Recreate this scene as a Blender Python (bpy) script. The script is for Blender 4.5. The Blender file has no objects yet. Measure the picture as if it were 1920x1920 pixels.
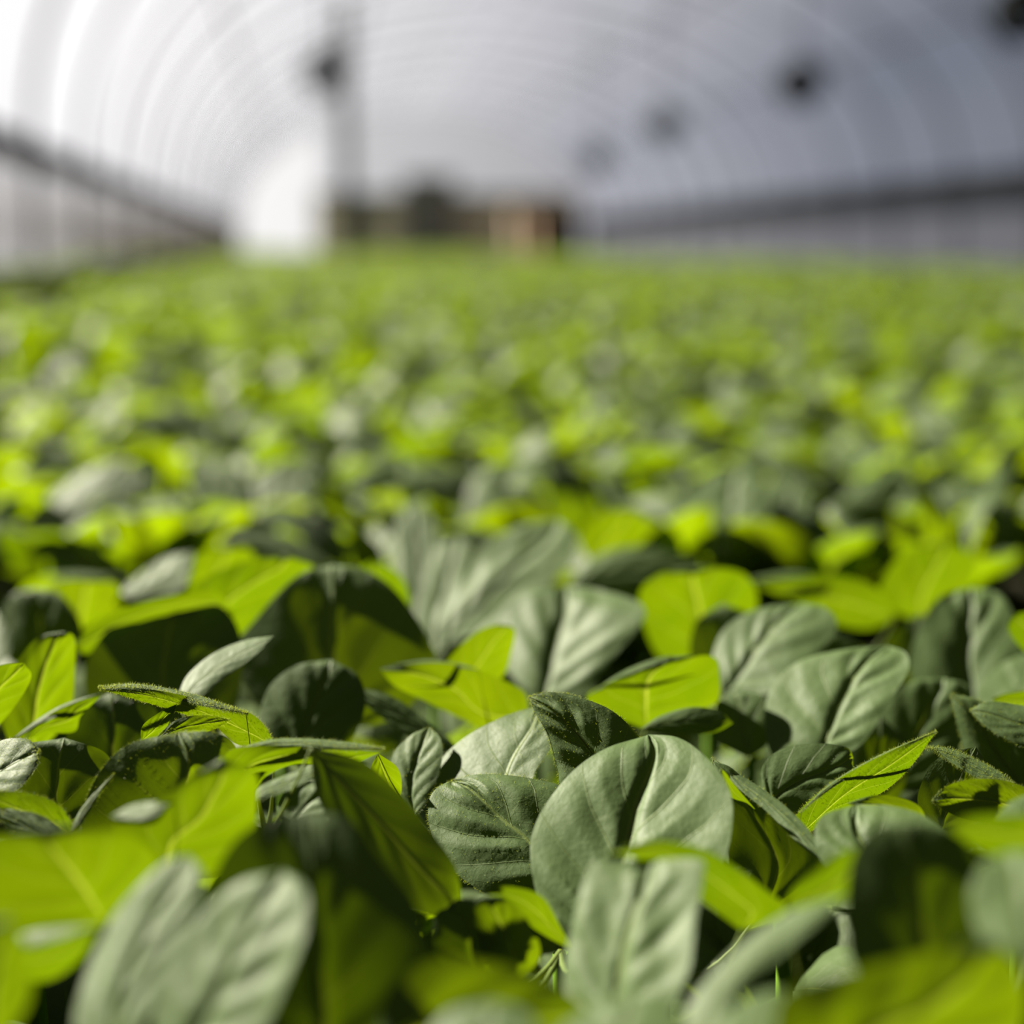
import bpy, math, random
import numpy as np
from mathutils import Vector, Matrix
SC = bpy.context.scene
COL = SC.collection
rng = np.random.default_rng(11)
random.seed(11)

# ------------------------------------------------------------------ camera
F = 3045.0                        # focal length in pixels of the 1920 frame
CAMZ = 0.31
VPX, VPY = 560.0, 468.0           # where the greenhouse axis (+Y) vanishes
pitch = math.atan((960 - VPY) / F)
yaw = math.atan((960 - VPX) / F * math.cos(pitch))
cam = bpy.data.cameras.new('camera'); camo = bpy.data.objects.new('camera', cam); COL.objects.link(camo)
cam.sensor_width = 36; cam.lens = F / 1920 * 36; cam.clip_start = 0.02; cam.clip_end = 300
camo.matrix_world = Matrix.Translation((0, 0, CAMZ)) @ Matrix.Rotation(-yaw, 4, 'Z') @ Matrix.Rotation(math.pi/2 - pitch, 4, 'X')
cam.dof.use_dof = True; cam.dof.focus_distance = 0.485; cam.dof.aperture_fstop = 4.0
SC.camera = camo
CM = np.array(camo.matrix_world)

# ------------------------------------------------------------------ light
SUN = Vector((-0.69, 0.40, 0.60)).normalized()
sun = bpy.data.lights.new('sun', 'SUN'); suno = bpy.data.objects.new('sun', sun); COL.objects.link(suno)
sun.energy = 95.0; sun.angle = math.radians(0.9); sun.color = (1.0, 0.92, 0.76)
suno.rotation_euler = SUN.to_track_quat('Z', 'Y').to_euler()
w = bpy.data.worlds.new('sky'); SC.world = w; w.use_nodes = True
nt = w.node_tree; N = nt.nodes; Lk = nt.links
bg = N['Background']
tc = N.new('ShaderNodeTexCoord')
dp = N.new('ShaderNodeVectorMath'); dp.operation = 'DOT_PRODUCT'
g = Vector((-0.11, 1.0, 0.08)).normalized(); dp.inputs[1].default_value = g
nrmv = N.new('ShaderNodeVectorMath'); nrmv.operation = 'NORMALIZE'
Lk.new(tc.outputs['Generated'], nrmv.inputs[0]); Lk.new(nrmv.outputs[0], dp.inputs[0])
cr = N.new('ShaderNodeValToRGB')
cr.color_ramp.elements[0].position = 0.0; cr.color_ramp.elements[0].color = (0.045, 0.055, 0.07, 1)
cr.color_ramp.elements[1].position = 1.0; cr.color_ramp.elements[1].color = (1.8, 1.8, 1.86, 1)
for p_, c_ in ((0.75, (0.21, 0.25, 0.33, 1)), (0.90, (0.40, 0.44, 0.55, 1)), (0.96, (0.92, 0.94, 1.06, 1)), (0.985, (1.40, 1.42, 1.50, 1))):
    e = cr.color_ramp.elements.new(p_); e.color = c_
Lk.new(dp.outputs['Value'], cr.inputs[0]); Lk.new(cr.outputs[0], bg.inputs[0]); bg.inputs[1].default_value = 1.0
vs = SC.view_settings
vs.view_transform = 'Standard'; vs.look = 'None'; vs.exposure = 0.0; vs.gamma = 1.0; vs.use_curve_mapping = False

# ------------------------------------------------------------------ helpers
def link(o, parent=None):
    COL.objects.link(o)
    if parent is not None: o.parent = parent
    return o
def mesh_np(name, V, Q, mat, uv=None, smooth=True):
    """V (n,3); Q (m,4) quads or (m,3) tris"""
    me = bpy.data.meshes.new(name)
    V = np.asarray(V, np.float32); Q = np.asarray(Q, np.int32); k = Q.shape[1]
    me.vertices.add(len(V)); me.vertices.foreach_set('co', V.ravel())
    me.loops.add(Q.size); me.loops.foreach_set('vertex_index', Q.ravel())
    me.polygons.add(len(Q)); me.polygons.foreach_set('loop_start', np.arange(len(Q), dtype=np.int32) * k)
    me.polygons.foreach_set('use_smooth', np.full(len(Q), smooth))
    if uv is not None:
        l = me.uv_layers.new(name='UVMap')
        l.data.foreach_set('uv', np.asarray(uv, np.float32)[Q.ravel()].ravel())
    me.materials.append(mat); me.update(calc_edges=True); me.validate()
    return me
def obj(name, me, parent=None): return link(bpy.data.objects.new(name, me), parent)
def empty(name, loc, parent=None):
    o = bpy.data.objects.new(name, None); o.location = loc; o.empty_display_size = 0.02
    return link(o, parent)
def tag(o, label=None, cat=None, group=None, kind=None):
    if label: o['label'] = label
    if cat: o['category'] = cat
    if group: o['group'] = group
    if kind: o['kind'] = kind
    return o
def px(x, y, d):                                # photograph pixel + depth -> world point
    c = np.array([(x - 960) / F * d, -(y - 960) / F * d, -d, 1.0]); return (CM @ c)[:3]
class MB:
    def __init__(s): s.v = []; s.q = []; s.n = 0
    def add(s, V, Q): s.v.append(np.asarray(V, float)); s.q.append(np.asarray(Q) + s.n); s.n += len(V)
    def box(s, a, b):
        x0, y0, z0 = a; x1, y1, z1 = b
        V = [(x0,y0,z0),(x1,y0,z0),(x1,y1,z0),(x0,y1,z0),(x0,y0,z1),(x1,y0,z1),(x1,y1,z1),(x0,y1,z1)]
        s.add(V, [(0,3,2,1),(4,5,6,7),(0,1,5,4),(1,2,6,5),(2,3,7,6),(3,0,4,7)]); return s
    def tube(s, pts, r, k=8):
        pts = np.asarray(pts, float); n = len(pts)
        r = np.full(n, r) if np.isscalar(r) else np.asarray(r)
        T = np.gradient(pts, axis=0); T /= np.linalg.norm(T, axis=1)[:, None] + 1e-12
        ref = np.array([0, 0, 1.0]) if abs(T[0][2]) < .9 else np.array([1.0, 0, 0])
        a = np.cross(T, ref); a /= np.linalg.norm(a, axis=1)[:, None] + 1e-12; b = np.cross(T, a)
        th = np.arange(k) * 2 * math.pi / k
        V = pts[:, None, :] + r[:, None, None] * (a[:, None, :] * np.cos(th)[None, :, None] + b[:, None, :] * np.sin(th)[None, :, None])
        Q = [(i*k+j, i*k+(j+1) % k, (i+1)*k+(j+1) % k, (i+1)*k+j) for i in range(n-1) for j in range(k)]
        s.add(V.reshape(-1, 3), Q)
        c0, c1 = s.n, s.n + 1
        s.add([pts[0], pts[-1]], np.zeros((0, 4), int))
        b0 = s.n - 2 - n*k
        s.q.append(np.array([(c0, b0+(j+1) % k, b0+j, c0) for j in range(0)] + [], int).reshape(0, 4))
        return s
    def disc(s, c, ax, r0, r1, t, k=24):        # flat ring with thickness
        c = np.array(c, float); ax = np.array(ax, float); ax /= np.linalg.norm(ax)
        ref = np.array([0, 0, 1.0]) if abs(ax[2]) < .9 else np.array([1.0, 0, 0])
        a = np.cross(ax, ref); a /= np.linalg.norm(a); b = np.cross(ax, a)
        prof = [(r0, -t/2), (r1, -t/2), (r1, t/2), (r0, t/2)]
        V = [c + (a*math.cos(t_)+b*math.sin(t_))*r + ax*h for t_ in np.arange(k)*2*math.pi/k for r, h in prof]
        s.add(V, [(i*4+j, ((i+1) % k)*4+j, ((i+1) % k)*4+(j+1) % 4, i*4+(j+1) % 4) for i in range(k) for j in range(4)]); return s
    def build(s, name, mat, parent=None, smooth=False, loc=None):
        me = mesh_np(name, np.concatenate(s.v), np.concatenate([q.reshape(-1, 4) for q in s.q]), mat, smooth=smooth)
        return obj(name, me, parent)

# ------------------------------------------------------------------ materials
def new_mat(name):
    m = bpy.data.materials.new(name); m.use_nodes = True; return m, m.node_tree
def simple(name, col, rough=0.6, metal=0.0, noise=0.0, scale=8.0):
    m, t = new_mat(name); b = t.nodes['Principled BSDF']
    b.inputs['Base Color'].default_value = (*col, 1); b.inputs['Roughness'].default_value = rough; b.inputs['Metallic'].default_value = metal; b.inputs['Specular IOR Level'].default_value = 0.0
    if noise:
        tcn = t.nodes.new('ShaderNodeTexCoord'); nz = t.nodes.new('ShaderNodeTexNoise'); nz.inputs['Scale'].default_value = scale
        t.links.new(tcn.outputs['Object'], nz.inputs['Vector'])
        mx = t.nodes.new('ShaderNodeMix'); mx.data_type = 'RGBA'
        mx.inputs['A'].default_value = (*[c*(1-noise) for c in col], 1); mx.inputs['B'].default_value = (*[min(1, c*(1+noise)) for c in col], 1)
        t.links.new(nz.outputs['Fac'], mx.inputs['Factor']); t.links.new(mx.outputs['Result'], b.inputs['Base Color'])
    return m
def math_node(t, op, a, b=None, c=None):
    n = t.nodes.new('ShaderNodeMath'); n.operation = op
    for i, v in enumerate((a, b, c)):
        if v is None: continue
        if isinstance(v, (int, float)): n.inputs[i].default_value = v
        else: t.links.new(v, n.inputs[i])
    return n.outputs[0]
NV = 5.6
def leaf_material(name, detail=True, pale=(0.036, 0.059, 0.018), trans=(0.076, 0.118, 0.0003)):
    m, t = new_mat(name); b = t.nodes['Principled BSDF']; out = t.nodes['Material Output']
    oi = t.nodes.new('ShaderNodeObjectInfo')
    tcn = t.nodes.new('ShaderNodeTexCoord')
    nz = t.nodes.new('ShaderNodeTexNoise'); nz.inputs['Scale'].default_value = 45; nz.inputs['Detail'].default_value = 3
    t.links.new(tcn.outputs['Object'], nz.inputs['Vector'])
    def mixc(f, A, B):
        mx = t.nodes.new('ShaderNodeMix'); mx.data_type = 'RGBA'
        for k, v in (('Factor', f), ('A', A), ('B', B)):
            if isinstance(v, tuple): mx.inputs[k].default_value = (*v, 1)
            elif isinstance(v, (int, float)): mx.inputs[k].default_value = v
            else: t.links.new(v, mx.inputs[k])
        return mx.outputs['Result']
    rnd = math_node(t, 'ADD', math_node(t, 'MULTIPLY', nz.outputs['Fac'], 0.7), math_node(t, 'MULTIPLY', oi.outputs['Random'], 0.4))
    base = mixc(rnd, tuple(c*0.78 for c in pale), tuple(c*1.2 for c in pale))
    tr = mixc(rnd, (trans[0]*0.50, trans[1]*0.66, trans[2]), (trans[0]*1.32, trans[1]*1.20, trans[2]))
    if detail:
        uvn = t.nodes.new('ShaderNodeSeparateXYZ'); t.links.new(tcn.outputs['UV'], uvn.inputs[0])
        cu = math_node(t, 'SUBTRACT', math_node(t, 'MULTIPLY', uvn.outputs[0], 2.0), 1.0)
        au = math_node(t, 'ABSOLUTE', cu)
        side = math_node(t, 'MULTIPLY', math_node(t, 'GREATER_THAN', cu, 0.0), 0.42)
        nw = t.nodes.new('ShaderNodeTexNoise'); nw.inputs['Scale'].default_value = 3.5
        t.links.new(tcn.outputs['UV'], nw.inputs['Vector'])
        ph = math_node(t, 'SUBTRACT', uvn.outputs[1], math_node(t, 'MULTIPLY', math_node(t, 'POWER', au, 0.8), 0.30))
        ph = math_node(t, 'ADD', ph, math_node(t, 'MULTIPLY', nw.outputs['Fac'], 0.04))
        ph = math_node(t, 'ADD', math_node(t, 'MULTIPLY', ph, NV), side)
        fr = math_node(t, 'ABSOLUTE', math_node(t, 'SUBTRACT', math_node(t, 'FRACT', ph), 0.5))
        wd = math_node(t, 'MULTIPLY_ADD', au, -0.030, 0.038)
        lat = math_node(t, 'SUBTRACT', 1.0, math_node(t, 'DIVIDE', fr, wd)); lat = math_node(t, 'MAXIMUM', lat, 0.0)
        mid = math_node(t, 'MAXIMUM', math_node(t, 'SUBTRACT', 1.0, math_node(t, 'DIVIDE', au, 0.034)), 0.0)
        vein = math_node(t, 'MINIMUM', math_node(t, 'ADD', math_node(t, 'MULTIPLY', lat, 0.55), math_node(t, 'MULTIPLY', mid, 1.3)), 1.0)
        vor = t.nodes.new('ShaderNodeTexVoronoi'); vor.feature = 'DISTANCE_TO_EDGE'; vor.inputs['Scale'].default_value = 15
        t.links.new(tcn.outputs['UV'], vor.inputs['Vector'])
        net = math_node(t, 'MAXIMUM', math_node(t, 'SUBTRACT', 1.0, math_node(t, 'MULTIPLY', vor.outputs['Distance'], 14.0)), 0.0)
        base = mixc(math_node(t, 'MULTIPLY', vein, 0.75), base, (0.075, 0.105, 0.02))
        tr = mixc(math_node(t, 'MULTIPLY', vein, 0.9), tr, (0.19, 0.225, 0.02))
        tr = mixc(math_node(t, 'MULTIPLY', net, 0.22), tr, (0.05, 0.08, 0.0))
        fz = t.nodes.new('ShaderNodeTexNoise'); fz.inputs['Scale'].default_value = 1500; fz.inputs['Detail'].default_value = 2
        t.links.new(tcn.outputs['Object'], fz.inputs['Vector'])
        lump = t.nodes.new('ShaderNodeTexNoise'); lump.inputs['Scale'].default_value = 160; lump.inputs['Detail'].default_value = 2
        t.links.new(tcn.outputs['Object'], lump.inputs['Vector'])
        h = math_node(t, 'ADD', math_node(t, 'MULTIPLY', fz.outputs['Fac'], 0.10), math_node(t, 'MULTIPLY', lump.outputs['Fac'], 0.9))
        h = math_node(t, 'SUBTRACT', h, math_node(t, 'MULTIPLY', vein, 0.35))
        h = math_node(t, 'SUBTRACT', h, math_node(t, 'MULTIPLY', net, 0.03))
        bp = t.nodes.new('ShaderNodeBump'); bp.inputs['Strength'].default_value = 0.55; bp.inputs['Distance'].default_value = 0.0011
        t.links.new(h, bp.inputs['Height']); t.links.new(bp.outputs[0], b.inputs['Normal'])
    t.links.new(base, b.inputs['Base Color'])
    b.inputs['Roughness'].default_value = 0.56; b.inputs['Specular IOR Level'].default_value = 0.18
    b.inputs['Sheen Weight'].default_value = 0.02; b.inputs['Sheen Roughness'].default_value = 0.45
    b.inputs['Sheen Tint'].default_value = (1.0, 0.98, 0.92, 1)
    tl = t.nodes.new('ShaderNodeBsdfTranslucent'); t.links.new(tr, tl.inputs['Color'])
    ms = t.nodes.new('ShaderNodeMixShader'); ms.inputs[0].default_value = 0.44
    t.links.new(b.outputs[0], ms.inputs[1]); t.links.new(tl.outputs[0], ms.inputs[2]); t.links.new(ms.outputs[0], out.inputs[0])
    return m
M_LEAF = leaf_material('downy_leaf')
M_LEAFB = leaf_material('downy_leaf_plain', detail=False, pale=(0.034, 0.052, 0.019), trans=(0.085, 0.130, 0.0003))
M_LEAFM = leaf_material('downy_leaf_mid', pale=(0.031, 0.050, 0.015), trans=(0.104, 0.158, 0.0003))  # untraced seedlings: darker surface, stronger yellow-green translucency than the traced leaves
M_STEM = simple('pale_green_stem', (0.045, 0.085, 0.010), 0.7, noise=0.2, scale=60)
M_SOIL = simple('dark_damp_soil', (0.012, 0.012, 0.008), 0.95, noise=0.4, scale=30)
M_PIPE = simple('dark_grey_rail', (0.004, 0.0045, 0.0055), 0.9)
M_POST = simple('galvanised_post', (0.05, 0.052, 0.052), 0.6)
M_HOOP = simple('galvanised_hoop', (0.008, 0.0083, 0.009), 0.9)
M_FAN = simple('fan_housing', (0.004, 0.0045, 0.004), 0.9)
M_DOOR = simple('dark_door', (0.26, 0.27, 0.27), 0.7, noise=0.2, scale=3)
M_BROWN = simple('brown_crate', (0.30, 0.25, 0.20), 0.9, noise=0.3, scale=4)
M_OLIVE = simple('olive_bin', (0.34, 0.35, 0.28), 0.9, noise=0.3, scale=4)
M_RUST = simple('rust_crate', (0.20, 0.14, 0.105), 0.9, noise=0.3, scale=4)
def film(name, transp, tcol, dcol, mixd=0.3, band=0.0):
    m, t = new_mat(name); out = t.nodes['Material Output']; t.nodes.remove(t.nodes['Principled BSDF'])
    tl = t.nodes.new('ShaderNodeBsdfTranslucent'); tl.inputs[0].default_value = (*tcol, 1)
    df = t.nodes.new('ShaderNodeBsdfDiffuse'); df.inputs[0].default_value = (*dcol, 1)
    tp = t.nodes.new('ShaderNodeBsdfTransparent'); tp.inputs[0].default_value = (1, 1, 1, 1)
    a = t.nodes.new('ShaderNodeMixShader'); a.inputs[0].default_value = mixd
    t.links.new(tl.outputs[0], a.inputs[1]); t.links.new(df.outputs[0], a.inputs[2])
    c = t.nodes.new('ShaderNodeMixShader'); c.inputs[0].default_value = transp
    if band:
        tcn = t.nodes.new('ShaderNodeTexCoord'); mp = t.nodes.new('ShaderNodeMapping'); mp.inputs['Scale'].default_value = (0.25, 1.6, 0.5)
        nz = t.nodes.new('ShaderNodeTexNoise'); nz.inputs['Scale'].default_value = 1.0; nz.inputs['Detail'].default_value = 2
        t.links.new(tcn.outputs['Object'], mp.inputs[0]); t.links.new(mp.outputs[0], nz.inputs['Vector'])
        f = math_node(t, 'MULTIPLY_ADD', nz.outputs['Fac'], band, transp - band/2); t.links.new(f, c.inputs[0])
    t.links.new(a.outputs[0], c.inputs[1]); t.links.new(tp.outputs[0], c.inputs[2]); t.links.new(c.outputs[0], out.inputs[0])
    return m
M_FILM = film('clouded_roof_film', 0.47, (0.024, 0.024, 0.0265), (0.03, 0.03, 0.034), 0.35, 0.1)
M_END = film('clouded_end_film', 0.33, (0.016, 0.016, 0.016), (0.08, 0.08, 0.08), 0.3, 0.05)
M_END_BRIGHT = film('brightened_end_film', 0.42, (0.05, 0.05, 0.05), (0.08, 0.08, 0.08), 0.3, 0.05)  # same end film let through more, to put the left-hand brightness into it
M_SIDE = film('grey_side_curtain', 0.27, (0.016, 0.015, 0.0145), (0.024, 0.0225, 0.0215), 0.5, 0.06)

# ------------------------------------------------------------------ greenhouse
XL, XR, YN, YF, ZR = -1.45, 7.1, -3.0, 40.0, 0.83
XM, ZT = (XL + XR) / 2, 3.55
def grid_mesh(fn, nu, nv):
    V = [fn(i/nu, j/nv) for j in range(nv+1) for i in range(nu+1)]
    Q = [(j*(nu+1)+i, j*(nu+1)+i+1, (j+1)*(nu+1)+i+1, (j+1)*(nu+1)+i) for j in range(nv) for i in range(nu)]
    return V, Q
def arch(s):
    th = math.pi * (1 - s); return XM + (XR-XL)/2*math.cos(th), ZR + (ZT-ZR)*math.sin(th)**0.9
def struct(o): o['kind'] = 'structure'; return o
m_ = MB(); m_.add(*grid_mesh(lambda u, v: (-4 + u*14, YN + v*(YF+3-YN), 0.0), 8, 20)); struct(m_.build('floor', M_SOIL))
m_ = MB(); m_.add(*grid_mesh(lambda u, v: (arch(u)[0], YN + v*(YF-YN), arch(u)[1]), 40, 30)); struct(m_.build('ceiling', M_FILM, smooth=True))
def wavy(x, sgn):
    return lambda u, v: (x + sgn*0.02*math.sin(v*1400*0.9)*(1-abs(2*u-1)), YN + v*(YF-YN), u*ZR)
for nm, x, s_ in (('wall_left', XL, 1), ('wall_right', XR, -1)):
    m_ = MB(); m_.add(*grid_mesh(wavy(x, s_), 4, 900)); struct(m_.build(nm, M_SIDE, smooth=True))
V = [(arch(i/40)[0], YF, arch(i/40)[1]) for i in range(41)] + [(arch(i/40)[0], YF, 0.0) for i in range(41)]
xs_ = px(612, 300, 1.0)[0]/px(612, 300, 1.0)[1]*YF; ks = min(range(41), key=lambda i: abs(arch(i/40)[0]-xs_))
m_ = MB(); m_.add(V, [(i, i+1, 42+i, 41+i) for i in range(ks, 40)]); struct(m_.build('wall_back', M_END))
m_ = MB(); m_.add(V, [(i, i+1, 42+i, 41+i) for i in range(ks)]); struct(m_.build('end_bright_panel_1', M_END_BRIGHT))  # no real window: added brighter stretch of the end film
for nm, x, s_ in (('trim_1', XL+0.03, 1), ('trim_2', XR-0.03, -1)):     # dark rail along each side wall
    m_ = MB(); m_.box((x-0.03, YN, ZR-(0.075 if s_ > 0 else 0.11)), (x+0.03, YF, ZR+(0.06 if s_ > 0 else 0.28))); struct(m_.build(nm, M_PIPE))
k = 3
for i, y in enumerate(np.arange(1.0, YF, 2.0)):                          # arches and their feet
    pts = [(XL+0.05, y, 0)] + [(XM + (arch(s)[0]-XM)*0.985, y, arch(s)[1]-0.04) for s in np.linspace(0, 1, 33)] + [(XR-0.05, y, 0)]
    m_ = MB(); m_.tube(pts, 0.022, 6); struct(m_.build('trim_%d' % k, M_HOOP, smooth=True)); k += 1
for s in (0.2, 0.35, 0.5, 0.65, 0.8):                                      # purlins
    m_ = MB(); m_.tube([(arch(s)[0], YN, arch(s)[1]-0.05), (arch(s)[0], YF, arch(s)[1]-0.05)], 0.016, 6); struct(m_.build('trim_%d' % k, M_HOOP, smooth=True)); k += 1
# end wall: door, posts, things in front
def at_end(x, y, Y=None):     # pixel -> point on plane Y=const
    Y = YF if Y is None else Y
    a = px(x, y, 1.0) - np.array([0, 0, CAMZ]); t_ = Y / a[1]; return a * t_ + np.array([0, 0, CAMZ])
a, b = at_end(762, 335, YF-0.1), at_end(850, 460, YF-0.1)
m_ = MB(); m_.box((a[0], YF-0.1, 0.0), (b[0], YF-0.04, a[2])); d_ = struct(m_.build('door_1', M_DOOR))
fr = MB(); fr.box((a[0]-0.07, YF-0.12, 0), (a[0], YF-0.03, a[2]+0.07)).box((b[0], YF-0.12, 0), (b[0]+0.07, YF-0.03, a[2]+0.07)).box((a[0]-0.07, YF-0.12, a[2]), (b[0]+0.07, YF-0.03, a[2]+0.07))
fr.build('door_frame', M_POST, d_)
h_ = MB(); h_.box((b[0]-0.16, YF-0.16, 0.95), (b[0]-0.12, YF-0.1, 1.1)); h_.build('door_handle', M_HOOP, d_)
m_ = MB(); a = at_end(590, 366, YF-0.05); b = at_end(1085, 368, YF-0.05)
m_.box((a[0], YF-0.07, a[2]-0.05), (b[0], YF-0.02, a[2]+0.06)); struct(m_.build('trim_%d' % k, M_POST)); k += 1
m_ = MB(); m_.box((a[0], YF-0.06, 0), (b[0], YF-0.02, a[2]-0.05)); struct(m_.build('baseboard_back', simple('weathered_board', (0.50, 0.48, 0.42), 0.9, noise=0.25, scale=1.2))); 

def crate(x0, x1, ytop, Y, mat, label, cat, name, gr=None):
    a = at_end(x0, ytop, Y); b = at_end(x1, ytop, Y); w_, h = b[0]-a[0], a[2]
    e = empty(name, ((a[0]+b[0])/2, Y, 0)); tag(e, label, cat, gr)
    q = MB(); t_ = 0.03; D = 0.5
    q.box((-w_/2, -D/2, 0), (w_/2, -D/2+t_, h)).box((-w_/2, D/2-t_, 0), (w_/2, D/2, h)).box((-w_/2, -D/2, 0), (-w_/2+t_, D/2, h)).box((w_/2-t_, -D/2, 0), (w_/2, D/2, h)).box((-w_/2, -D/2, 0), (w_/2, D/2, t_))
    q.build('body', mat, e)
    q = MB(); q.box((-w_/2-0.03, -D/2-0.03, h-0.06), (w_/2+0.03, -D/2, h+0.02)).box((-w_/2-0.03, D/2, h-0.06), (w_/2+0.03, D/2+0.03, h+0.02)).box((-w_/2-0.03, -D/2, h-0.06), (-w_/2, D/2, h+0.02)).box((w_/2, -D/2, h-0.06), (w_/2+0.03, D/2, h+0.02))
    q.build('rim', M_POST if mat is M_OLIVE else mat, e)
crate(640, 705, 372, YF-1.2, M_OLIVE, 'dark olive upright bin left of the dark door at the far wall', 'bin', 'storage_bin')
crate(960, 1085, 392, YF-1.4, M_BROWN, 'wide brown crate right of the dark door at the far wall', 'crate', 'storage_crate')
crate(1000, 1050, 418, YF-2.2, M_RUST, 'small reddish crate in front of the wide brown crate', 'crate', 'storage_crate')
# vertical support and hanging fans
p0 = at_end(645, 0, 21.0)
e = empty('support_post', (p0[0], 21.0, 0)); tag(e, 'tall grey upright post rising behind the leftmost hanging fan', 'post')
q = MB(); q.box((-0.075, -0.05, 0), (0.075, 0.05, 3.40)); q.build('shaft', M_HOOP, e)
q = MB(); q.box((-0.2, -0.1, 0), (0.2, 0.1, 0.03)); q.build('base_plate', M_POST, e)
def fan(x, y, Y, label, roof_z, gr):
    c = at_end(x, y, Y); e = empty('hanging_fan', tuple(c)); tag(e, label, 'fan', gr)
    R_ = 0.17
    q = MB()
    q.disc((0, 0.07, 0), (0, 1, 0), R_-0.02, R_, 0.22, 28); q.build('housing', M_FAN, e, smooth=False)
    q = MB()
    for r in np.linspace(0.03, R_-0.02, 7): q.disc((0, -0.05, 0), (0, 1, 0), r, r+0.006, 0.006, 24)
    for t_ in range(8):
        q.tube([(0, -0.05, 0), (R_*math.cos(t_*math.pi/4), -0.05, R_*math.sin(t_*math.pi/4))], 0.004, 5)
    q.build('guard', M_FAN, e)
    q = MB(); q.disc((0, 0.08, 0), (0, 1, 0), 0.0, 0.065, 0.16, 16); q.build('motor', M_FAN, e)
    for i in range(4):
        th = i*math.pi/2 + 0.3; V = []
        for r, w0, tw in ((0.05, 0.03, .5), (0.11, 0.055, .4), (0.175, 0.05, .3)):
            for s in (-1, 1):
                a_ = th + s*w0/r; V.append((r*math.cos(a_), 0.03+s*w0*tw, r*math.sin(a_)))
        q = MB(); q.add(V + [(v[0], v[1]+0.004, v[2]) for v in V], [(0,1,3,2),(2,3,5,4),(6,8,9,7),(8,10,11,9),(0,2,8,6),(2,4,10,8),(1,7,9,3),(3,9,11,5),(4,5,11,10),(0,6,7,1)])
        q.build('blade', M_HOOP, e)
    q = MB(); q.tube([(0, 0.05, R_), (0, 0.05, roof_z - c[2])], 0.012, 6); q.build('hanger', M_FAN, e)
def roofz(x):
    c = max(-1, min(1, (x-XM)/((XR-XL)/2))); return ZR + (ZT-ZR)*math.sin(math.acos(c))**0.9 - 0.04
for x, y, lab in ((1505, 155, 'dark round fan hanging from the roof, second nearest on the right'), (1250, 235, 'dark round fan in the middle of the hanging row on the right'),
                  (1120, 300, 'smallest, farthest fan of the hanging row on the right'), (1935, 15, 'dark fan cut off at the top right corner')):
    Y = 3045*4.0/(x-VPX)
    fan(x, y, Y, lab, roofz(at_end(x, y, Y)[0]), 'row of circulation fans')
fan(612, 132, 12.0, 'dark round fan hanging alone in front of the bright left roof', roofz(at_end(612, 132, 12.0)[0]), None)

# ------------------------------------------------------------------ leaves
def leaf_geo(B, T, n, W, fold=15, arch_=0.08, curl=0.0, quilt=1.0, shape=(0.9, 0.62), ripple=0.015, nu=10, nv=14, seed=0, twist=0.0):
    """Blade from base B to tip T; n = upper-side direction. Returns verts, quads, uv."""
    B, T = np.asarray(B, float), np.asarray(T, float)
    a = T - B; L = np.linalg.norm(a); a /= L
    n = np.asarray(n, float); n = n - a*np.dot(a, n); n /= np.linalg.norm(n); s = np.cross(a, n)
    # denser rows close to the ends so the outline stays round
    v = (1 - np.cos(np.linspace(0, math.pi, nv+1))) / 2
    u = np.linspace(-1, 1, nu*2+1)
    Vv, U = np.meshgrid(v, u, indexing='ij'); AU = np.abs(U)
    pr = np.clip(np.sin(np.pi * np.clip(Vv, 0, 1)**shape[0]), 0, 1)**shape[1]
    f = math.radians(fold); hw = W/2*pr
    r = np.random.default_rng(seed); p0_, p1_, p2_ = r.uniform(0, 6.28, 3)
    wob = 1 + 0.035*np.sin(9*Vv+p0_)*AU
    X = U*hw*wob*math.cos(f)
    # fold opens out towards the margin, margin ripples
    Z = hw*np.abs(U)**0.8*math.sin(f) - hw*AU**3*math.sin(f)*0.35
    Z += ripple*L*AU**2*np.sin(Vv*11 + p1_*np.sign(U) + p2_)*pr
    side = (U > 0)*0.42
    ph = (Vv - 0.30*AU**0.8 + 0.02)*NV + side
    dist = np.abs((ph % 1) - 0.5)*2            # 0 on a vein, 1 between
    amp = r.uniform(0.35, 1.3, 40)[(np.floor(ph).astype(int) % 20) + 20*(U > 0)]
    q = (np.clip(dist, 0, 1)**0.6 - 0.55*np.clip(1.2-AU, 0, 1)) * amp * (1-AU**3) * np.clip(AU*4, 0, 1)
    q -= 1.0*np.exp(-(AU/0.09)**2)
    for k_ in range(4):
        fu, fv, pp = r.uniform(1.5, 5), r.uniform(2, 8), r.uniform(0, 6.28)
        q += 0.28*np.sin(fu*U+pp)*np.sin(fv*Vv+pp*2)
    cup = r.uniform(-.05, .09); Z += -cup*L*AU**2
    Z += 0.013*L*quilt*q*pr**0.8
    Z += arch_*L*4*Vv*(1-Vv) + curl*L*Vv**3 - 0.05*L*np.clip((Vv-.75)/.25, 0, 1)**2
    tw = np.radians(twist)*(Vv-0.5); X, Z = X*np.cos(tw) - Z*np.sin(tw)*0, Z + X*np.sin(tw)
    P = B + a*(L*Vv)[..., None] + s*X[..., None] + n*Z[..., None]
    nw_ = nu*2+1; i = np.arange(nv)[:, None]*nw_ + np.arange(nu*2)[None, :]
    Q = np.stack([i, i+nw_, i+nw_+1, i+1], -1).reshape(-1, 4)
    return P.reshape(-1, 3), Q, np.stack([(U+1)/2, Vv], -1).reshape(-1, 2)
def tube_geo(P, r, k=6):
    m = MB(); m.tube(P, r, k); V = np.concatenate(m.v); Q = np.concatenate([q.reshape(-1, 4) for q in m.q]); return V, Q
def bez(a, b, c, n=6):
    t = np.linspace(0, 1, n)[:, None]; return (1-t)**2*a + 2*t*(1-t)*b + t*t*c
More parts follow.
